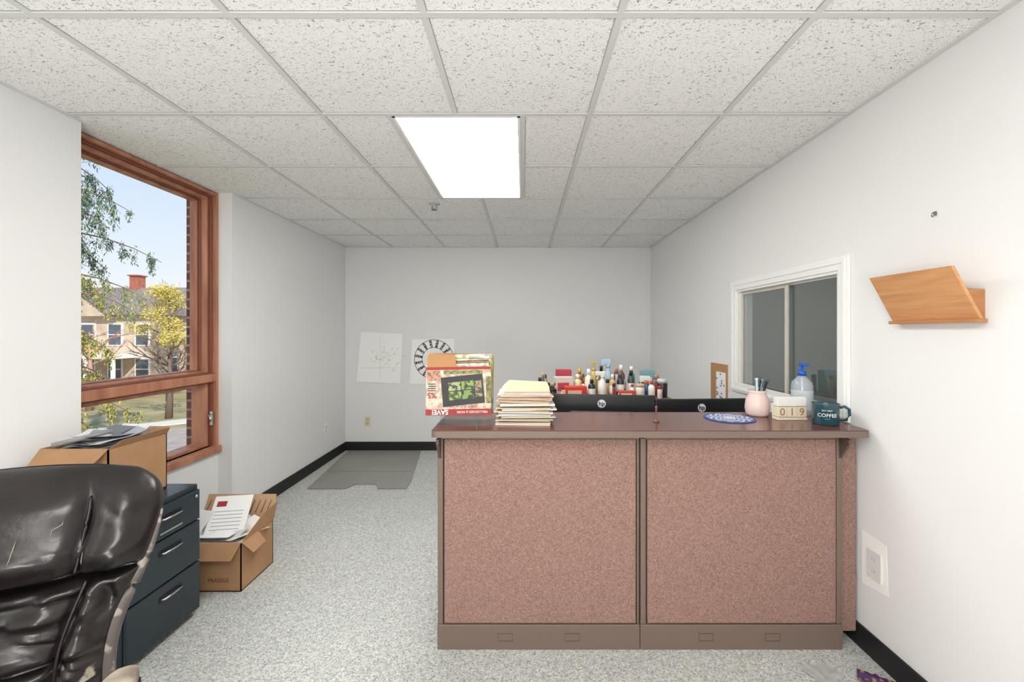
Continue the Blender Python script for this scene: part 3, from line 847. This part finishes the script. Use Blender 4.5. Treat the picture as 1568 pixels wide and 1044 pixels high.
b.box((x0+.01, y0+.01, .01), (x1-.01, y1-.01, .20), paper)
papers(b, x0+.01, x1-.01, y0+.01, y1-.01, .215, 24, .06, None, 1.3)
T = TR((-1.68, 2.44, .335), rx=rad(50), rz=rad(10))
b.box((-.10, -.11, 0), (.10, .11, .002), paper, 0, T)
b.box((-.08, .05, .002), (-.03, .08, .003), redp, 0, T)
for k in range(6): b.box((-.08, -.08+.02*k, .002), (.07, -.076+.02*k, .0025), M('print_lightgrey', (170, 176, 186), .7), 0, T)
T = TR((-1.83, 2.36, .31), rx=rad(42), rz=rad(-14))
b.box((-.08, -.09, 0), (.08, .09, .002), paper, 0, T)
b.box((-.06, -.03, .002), (.0, .03, .003), M('print_blue', (70, 100, 170), .7), 0, T)
b.text('FRAGILE', .03, TR((-1.62, y0-.0008, .06), rx=rad(90)), M('print_brownred', (120, 70, 56), .7), .0004)
b.done('cardboard_box')

# ------------------------------------------------------------------ office chair
leath = M('black_leather', (30, 24, 24), .30, spec=.5, var=(9, (19, 15, 16), .35, .65), bump=(70, .22, .003))
wear = M('worn_leather', (38, 31, 31), .45, var=(22, (158, 148, 134), .35, .42, 5))
armw = M('worn_arm_pad', (176, 164, 148), .6, var=(18, (120, 108, 98), .3, .6))
seamm = M('leather_piping', (16, 13, 14), .4)
scuff = M('leather_scuff', (150, 140, 130), .7)
gr = M('chair_shell_grey', (92, 84, 82), .5, var=(30, (150, 140, 132), .36, .42))
b = MB()
Z0, Z1 = .46, 1.02; NV, NA = 150, 128
HS = .63
def wprof(v):
    w = .205+.085*(1/(1+math.exp(-(v-.55)*11)))
    if v > .80: w *= max(0.0, 1-((v-.80)/.205)**2.6)**.5*.35+.65 if v < .995 else .60
    if v < .08: w *= .75+.25*math.sqrt(max(0, 1-((.08-v)/.08)**2))
    return w
def tprof(v):
    t = .050+.026*math.exp(-((v-.83)/.14)**2)+.012*math.exp(-((v-.25)/.2)**2)
    if v > .90: t *= math.sqrt(max(0, 1-((v-.90)/.1005)**2))
    if v < .08: t *= math.sqrt(max(.02, 1-((.08-v)/.08)**2))
    return t
def yoff(v): return .02+.10*v-.05*math.sin(v*math.pi*1.1)
rings = []
for i in range(NV+1):
    v = i/NV; w = wprof(v); t = tprof(v); z = Z0+(Z1-Z0)*v; ring_ = []
    for k in range(NA):
        a = 2*math.pi*k/NA; cs, sn = math.cos(a), math.sin(a)
        x = w*math.copysign(abs(cs)**.62, cs); yy = -t*math.copysign(abs(sn)**.75, sn)
        if sn > 0:
            u = abs(x)/max(w, .01); g = 0
            edge = .58 if v > HS else .68
            g -= .024*math.exp(-((u-edge)/.035)**2)
            g -= .045*math.exp(-((v-HS)/.016)**2)
            g += .022*math.exp(-((v-HS-.10)/.055)**2)
            g -= .020*math.exp(-((v-.34)/.014)**2)*(1 if u < edge else .2)
            g += .026*(1-min(1, (u/edge)**2))*(1 if v > HS else .6)
            g += .014*math.exp(-((u-.82)/.10)**2)
            p = Vector((x*9, z*16, 3.1)); g += .008*noise.noise(p)
            if v < HS:
                g += .016*noise.noise(Vector((x*30, z*9, 1)))*math.exp(-((v-.53)/.09)**2)
                g += .014*noise.noise(Vector((x*5+z*6, z*38, 8)))
                g -= .012*(1-min(1, 7*abs(noise.noise(Vector((x*9+z*7, z*11-x*5, 4))))))
            else:
                g += .006*noise.noise(Vector((x*7, z*9, 12)))
                g -= .004*(1-min(1, 9*abs(noise.noise(Vector((x*8, z*8, 24))))))
            yy -= g*min(1, sn*1.6)*min(1, (1.001-v)*9)
        zz = z + (.028*(1-min(1, (x/.25)**2)) if v > .7 else 0)*(v-.7)/.3
        ring_.append(b.bm.verts.new((x, yy+yoff(v)+.24, zz)))
    rings.append(ring_)
for i, (a_, c_) in enumerate(zip(rings, rings[1:])):
    v = i/NV
    for k in range(NA):
        x_ = a_[k].co.x
        worn = (k < NA//2) and v < .32 and (noise.noise(Vector((x_*6, v*9, 3))) > .0)
        b.face([a_[k], a_[(k+1) % NA], c_[(k+1) % NA], c_[k]], wear if worn else leath, True)
b.face(list(reversed(rings[0])), leath, True); b.face(rings[-1], leath, True)
def surf(i, k):
    return rings[i][k].co.copy()+Vector((0, -.0012, 0))
for (i0, k0, di, dk_) in ((128, 26, -2, 1), (122, 30, -3, 0), (118, 44, 2, 1), (126, 46, -2, -1), (104, 22, 2, 0), (112, 52, 2, -1)):
    pts = [surf(i0+int(di*j*1.2), k0+(dk_*j)//2) for j in range(4)]
    b.tube(pts, .0011, scuff, seg=4, rs=[.0004, .0011, .0009, .0004])
for sgn in (1, -1):
    pts = []; pr = []
    for i in range(0, 31):
        v = .02+.80*i/30; w = wprof(v)
        pts.append((sgn*(w+.001), yoff(v)+.245, Z0+(Z1-Z0)*v)); pr.append(.016-.012*max(0, (v-.50)/.3))
    b.tube(pts, .012, gr, rs=pr)
    for lo_, hi_, u in ((.03, HS-.01, .68), (HS+.02, .93, .58)):
        pts = []
        for i in range(0, 25):
            v = lo_+(hi_-lo_)*i/24; w = wprof(v)
            pts.append((sgn*w*u, yoff(v)+.24-tprof(v)*.86, Z0+(Z1-Z0)*v))
        b.tube(pts, .004, seamm, seg=6)
# seat
b.ellipsoid((0, -.02, .44), (.265, .27, .060), leath, p=.55, seg=40)
b.ellipsoid((0, -.02, .486), (.20, .21, .022), wear, p=.6)
b.box((-.18, -.15, .36), (.18, .18, .39), blackrub, .01)
b.tube([(0, .05, .38), (0, .28, .38), (0, .345, .46), (0, .33, .60)], .022, blackrub)
for sgn in (1, -1):
    b.ellipsoid((sgn*.30, -.02, .655), (.036, .14, .020), armw, p=.7)
    b.tube([(sgn*.22, .14, .42), (sgn*.30, .15, .48), (sgn*.305, .12, .62), (sgn*.30, .07, .64), (sgn*.30, -.09, .64), (sgn*.305, -.13, .60), (sgn*.29, -.12, .48), (sgn*.22, -.08, .40)], .015, blackrub)
b.lathe([(.028, .12), (.028, .28), (.018, .28), (.018, .38)], (0, 0, 0), blackrub)
b.lathe([(.05, .07), (.05, .13), (.03, .15)], (0, 0, 0), blackrub)
for k in range(5):
    a = 2*math.pi*k/5+.3; d = Vector((math.cos(a), math.sin(a), 0))
    b.tube([d*.03+Vector((0, 0, .105)), d*.18+Vector((0, 0, .095)), d*.30+Vector((0, 0, .068))], .02, blackrub, rs=[.026, .02, .014])
    c = d*.30; t = Vector((-d.y, d.x, 0))
    for o in (-.016, .016):
        p = c+t*o+Vector((0, 0, .027))
        b.tube([p-t*.009, p+t*.009], .027, blackrub, seg=16)
    b.tube([c+Vector((0, 0, .03)), c+Vector((0, 0, .075))], .007, blackrub)
chair = b.done('office_chair', origin=(0, 0, 0), rot=rad(22), loc=(-1.085, .70, 0))

# ------------------------------------------------------------------ small litter
b = MB()
T = TR((1.385, 1.68, .002), rz=rad(-35))
pu = M('wrapper_purple', (92, 64, 120), .25, .3); gd = M('wrapper_gold', (190, 150, 90), .3, .4)
N = 10
V = [[b.bm.verts.new(T @ Vector((-.06+.12*i/N, -.035+.07*j/5, .008+.010*noise.noise(Vector((i*.9, j*.8, 2)))))) for j in range(6)] for i in range(N+1)]
for i in range(N):
    for j in range(5): b.face([V[i][j], V[i+1][j], V[i+1][j+1], V[i][j+1]], gd if (i*3+j) % 7 == 0 else pu, True)
b.done('candy_wrapper')
b = MB()
T = TR((1.20, 1.72, .002), rz=rad(20))
pl = M('clear_film', (210, 212, 212), .2, alpha=.45)
V = [[b.bm.verts.new(T @ Vector((-.06+.12*i/N, -.05+.10*j/8, .010+.014*noise.noise(Vector((i*.7, j*.7, 5)))))) for j in range(9)] for i in range(N+1)]
for i in range(N):
    for j in range(8): b.face([V[i][j], V[i+1][j], V[i+1][j+1], V[i][j+1]], pl, True)
b.done('plastic_bag')
b = MB()
b.prism([(-.43, 2.10, .003), (-.385, 2.10, .003), (-.385, 2.18, .003), (-.41, 2.19, .006)], (0, 0, .002), paper)
b.done('paper_scrap')
b = MB()
b.tube([(-1.42, 2.58, .004), (-1.39, 2.60, .006), (-1.36, 2.585, .004), (-1.33, 2.60, .004)], .0018, paper, seg=5)
b.done('string')

# ------------------------------------------------------------------ EXTERIOR
GZ = -3.15
lawn = M('lawn', (176, 158, 120), .95, var=(.6, (136, 128, 84), .35, .65, 6))
road = M('asphalt', (182, 164, 154), .9, var=(2, (160, 146, 138), .3, .7))
b = MB()
b.box((-90, -20, GZ-.3), (-2.5, 120, GZ), lawn)
T = TR((-15.5, 16.5, 0), rz=rad(43))
b.box((-60, -3.0, GZ), (60, 3.0, GZ+.03), road, 0, T); b.box((-60, 4.2, GZ), (60, 5.4, GZ+.05), M('sidewalk', (215, 206, 196), .9), 0, T)
b.done('ground', origin=(0, 0, GZ))
roofm = M('shingle_roof', (150, 138, 132), .9, var=(3, (116, 106, 102), .3, .7, 6))
sid = M('siding_tan', (206, 190, 170), .8, var=(1.5, (180, 160, 142), .3, .7)); sid2 = M('siding_grey', (140, 136, 132), .8)
win = M('house_window', (80, 90, 102), .2); wt = M('house_trim', (245, 241, 234), .6)
def house(name, x0, x1, y0, y1, ze, zr, body):
    b = MB(); z0 = GZ
    b.box((x0, y0, z0), (x1, y1, ze), body)
    xm = (x0+x1)/2; ym = (y0+y1)/2; o = .5
    b.prism([(x0-o, y0-o, ze), (x0-o, y1+o, ze), (x0-o, ym, zr)], (x1-x0+2*o, 0, 0), roofm)
    b.prism([(xm-2, y0-.6, ze-.1), (xm+2, y0-.6, ze-.1), (xm, y0-.6, zr-.9)], (0, 3.5, 0), body)
    b.prism([(xm-2.3, y0-.8, ze-.15), (xm, y0-.8, zr-.75), (xm, y0-.8, zr-.5), (xm-2.5, y0-.8, ze)], (0, 3.7, 0), roofm)
    b.prism([(xm+2.3, y0-.8, ze-.15), (xm, y0-.8, zr-.75), (xm, y0-.8, zr-.5), (xm+2.5, y0-.8, ze)], (0, 3.7, 0), roofm)
    n = int((x1-x0)//1.9)
    for lv in (z0+1.1, z0+3.6):
        for i in range(n):
            x = x0+1+(x1-x0-2)*i/(n-1)
            b.box((x-.55, y0-.06, lv-.08), (x+.55, y0, lv+1.58), wt); b.box((x-.43, y0-.09, lv), (x+.43, y0-.05, lv+1.45), win)
            b.box((x-.43, y0-.11, lv+.70), (x+.43, y0-.08, lv+.76), wt)
        for i in range(3):
            y = y0+1.3+(y1-y0-2.6)*i/2
            b.box((x1, y-.55, lv-.08), (x1+.06, y+.55, lv+1.58), wt); b.box((x1+.05, y-.43, lv), (x1+.09, y+.43, lv+1.45), win)
    b.box((x0+1, y0-2.2, z0+2.7), (x1-1, y0, z0+2.95), wt)
    for i in range(5):
        x = x0+1.2+(x1-x0-2.4)*i/4; b.lathe([(.14, 0), (.12, 2.7)], (x, y0-2.05, z0), wt, seg=10)
    b.box((x0+1, y0-2.2, z0), (x1-1, y0, z0+.35), M('porch_base', (150, 120, 104), .9))
    cr = M('chimney_brick', (176, 110, 90), .9, var=(3, (150, 90, 74), .3, .7))
    b.box((x0+4.6, ym-.4, ze), (x0+5.3, ym+.3, zr+.9), cr)
    b.box((x0+4.5, ym-.5, zr+.9), (x0+5.4, ym+.4, zr+1.0), cr)
    b.done(name)
house('house', -36.5, -26.6, 31, 39, 2.6, 5.0, sid)
house('house', -25.0, -16.0, 37, 45, 2.0, 4.4, sid2)
house('house', -56, -44, 38, 47, 2.6, 5.2, sid2)

def leafblob(b, c, r, n, size, mats, droop=0):
    for i in range(n):
        d = Vector((random.gauss(0, 1), random.gauss(0, 1), random.gauss(0, 1))).normalized()*random.random()**.45
        p = Vector((c[0]+d.x*r[0], c[1]+d.y*r[1], c[2]+d.z*r[2]))
        a = Vector((random.gauss(0, 1), random.gauss(0, 1), random.gauss(0, 1)-droop)).normalized()
        q = a.cross(Vector((random.gauss(0, 1), random.gauss(0, 1), random.gauss(0, 1)))).normalized()
        s_ = size*random.uniform(.5, 1.3)
        b.face([b.bm.verts.new(p), b.bm.verts.new(p+a*s_+q*s_*.25), b.bm.verts.new(p+a*s_*2), b.bm.verts.new(p+a*s_-q*s_*.25)], random.choice(mats))
bark = M('bark', (120, 100, 86), .95); barkp = M('bark_pinkish', (176, 142, 126), .95)
ev1 = M('needles_bluegreen', (104, 128, 112), .9); ev2 = M('needles_green', (130, 138, 76), .9); ev3 = M('needles_yellow', (200, 180, 80), .9); ev4 = M('needles_dark', (62, 82, 68), .9)
b = MB()
tx, ty = -11.65, 10.3
b.tube([(tx, ty, GZ), (tx, ty, 2), (tx+.1, ty, 10)], .3, bark, rs=[.34, .26, .12])
NB = 62
for k in range(NB):
    z = GZ+1.0+12.4*k/NB
    a = random.uniform(0, 2*math.pi) if k % 4 == 0 else rad(random.uniform(-60, 60))
    ln = (2.05 if z > 2.2 else 1.75)*(random.uniform(.45, .9) if k % 5 else random.uniform(.95, 1.12))
    d = Vector((math.cos(a), math.sin(a), 0))
    f = lambda t: Vector((tx, ty, z))+d*ln*t+Vector((0, 0, .3*t-.9*t*t))
    b.tube([f(t) for t in (0, .25, .5, .75, 1)], .03, bark, seg=5, rs=[.03, .024, .018, .012, .007])
    ms = [ev2, ev3, ev3, ev2, ev4] if z < 2.4 else ([ev2, ev3, ev1] if z < 3.4 else [ev1, ev1, ev4, ev4, ev2])
    for t in (.3, .42, .54, .64, .74, .84, .94):
        p = f(t)
        for j in range(2):
            o = Vector((random.gauss(0, .09), random.gauss(0, .09), 0))
            hl = random.uniform(.14, .36)
            leafblob(b, p+o-Vector((0, 0, hl*.7)), (.085, .085, hl), 46, .050, ms, droop=2)
b.done('cedar_tree')
def tree(name, x, y, h, r, mats, n=3000, bare=False, size=.10, bk=None, nb=9, th=.05):
    b = MB(); bk = bk or bark
    b.tube([(x, y, GZ), (x+.1, y, GZ+h*.4), (x, y, GZ+h*.9)], .2, bk, rs=[.18, .12, .03], seg=7)
    def br(p, d, l, rr_, dep):
        q = p+d*l; m_ = p+d*l*.5+Vector((random.gauss(0, .05), random.gauss(0, .05), random.gauss(0, .05)))*l
        b.tube([p, m_, q], rr_, bk, seg=4, rs=[rr_, rr_*.8, rr_*.5])
        if dep > 0:
            for _ in range(3):
                nd = (d+Vector((random.gauss(0, .45), random.gauss(0, .45), random.gauss(.1, .3)))).normalized()
                br(p+d*l*random.uniform(.4, 1), nd, l*.62, rr_*.55, dep-1)
    for k in range(nb):
        a = random.uniform(0, 6.28); zz = GZ+h*random.uniform(.3, .75)
        br(Vector((x, y, zz)), Vector((math.cos(a), math.sin(a), .6)).normalized(), r*.6, th, 3 if bare else 1)
    if not bare:
        for k in range(14):
            a = random.uniform(0, 6.28); rr_ = r*random.uniform(0, .7)
            leafblob(b, (x+rr_*math.cos(a), y+rr_*math.sin(a), GZ+h*random.uniform(.5, .95)), (r*.36, r*.36, r*.24), n//14, size, mats)
    b.done(name)
ye = [M('leaf_yellow', (222, 200, 100), .9), M('leaf_olive', (180, 172, 84), .9), M('leaf_gold', (228, 208, 126), .9)]
tree('autumn_tree', -23.4, 28.2, 7.9, 2.1, ye, 6500)
tree('autumn_tree', -28.4, 25.0, 3.0, 1.2, ye, 1600)
tree('bare_tree', -25.0, 24.6, 5.0, 1.9, None, bare=True, bk=barkp, nb=13, th=.055)
tree('bare_tree', -18.6, 22.4, 4.4, 1.9, None, bare=True, bk=bark, nb=11)
for (x, y) in ((-42, 54), (-52, 64), (-34, 56), (-62, 58), (-28, 60)):
    tree('bare_tree', x, y, 10.6, 4.0, None, bare=True, bk=M('bark_red', (196, 156, 146), .95), nb=14, th=.06)
b = MB()
for i in range(8):
    leafblob(b, (-35.5+i*.95+random.uniform(-.2, .2), 27.9, GZ+.5), (.65, .5, .55), 240, .10, [ev2, ev4, ye[1]])
b.done('hedge')

# ------------------------------------------------------------------ world & lights
w = bpy.data.worlds.new('World'); scene.world = w; w.use_nodes = True
nt = w.node_tree; bg = nt.nodes['Background']; L = nt.links.new
tc = nt.nodes.new('ShaderNodeTexCoord'); sp = nt.nodes.new('ShaderNodeSeparateXYZ')
r = nt.nodes.new('ShaderNodeValToRGB'); e = r.color_ramp.elements
e[0].position = 0; e[0].color = (*s2l((244, 245, 246)), 1)
e[1].position = .5; e[1].color = (*s2l((160, 202, 242)), 1)
x = e.new(.10); x.color = (*s2l((230, 238, 247)), 1)
L(tc.outputs['Generated'], sp.inputs[0]); L(sp.outputs['Z'], r.inputs['Fac']); L(r.outputs['Color'], bg.inputs['Color'])
bg.inputs['Strength'].default_value = 1.1
sd = bpy.data.lights.new('sun', 'SUN'); sd.energy = 4.8; sd.angle = rad(.6); sd.color = (1, .93, .82)
so = bpy.data.objects.new('sun', sd); scene.collection.objects.link(so)
so.rotation_euler = Vector((-.55, .62, -.56)).to_track_quat('-Z', 'Y').to_euler()
so.location = (10, -10, 12)
# added fill light with no real source, unseen behind the camera, brightens the ceiling
ad = bpy.data.lights.new('added_ceiling_fill', 'AREA'); ad.shape = 'DISK'; ad.size = .7; ad.energy = 47; ad.color = (1, .98, .95)
ao = bpy.data.objects.new('added_ceiling_fill', ad); scene.collection.objects.link(ao)
ao.location = (-.3, -1.0, 1.15)
ao.rotation_euler = Vector((0, .66, .8)).to_track_quat('-Z', 'Y').to_euler()

# ------------------------------------------------------------------ camera
cd = bpy.data.cameras.new('camera'); cam = bpy.data.objects.new('camera', cd); scene.collection.objects.link(cam)
cam.location = (0, 0, 1.38); cam.rotation_euler = (rad(90), 0, 0)
cd.sensor_width = 36; cd.lens = 36*655/1568; cd.shift_x = -18/1568; cd.shift_y = -14/1568
cd.clip_start = .05; cd.clip_end = 400
scene.camera = cam
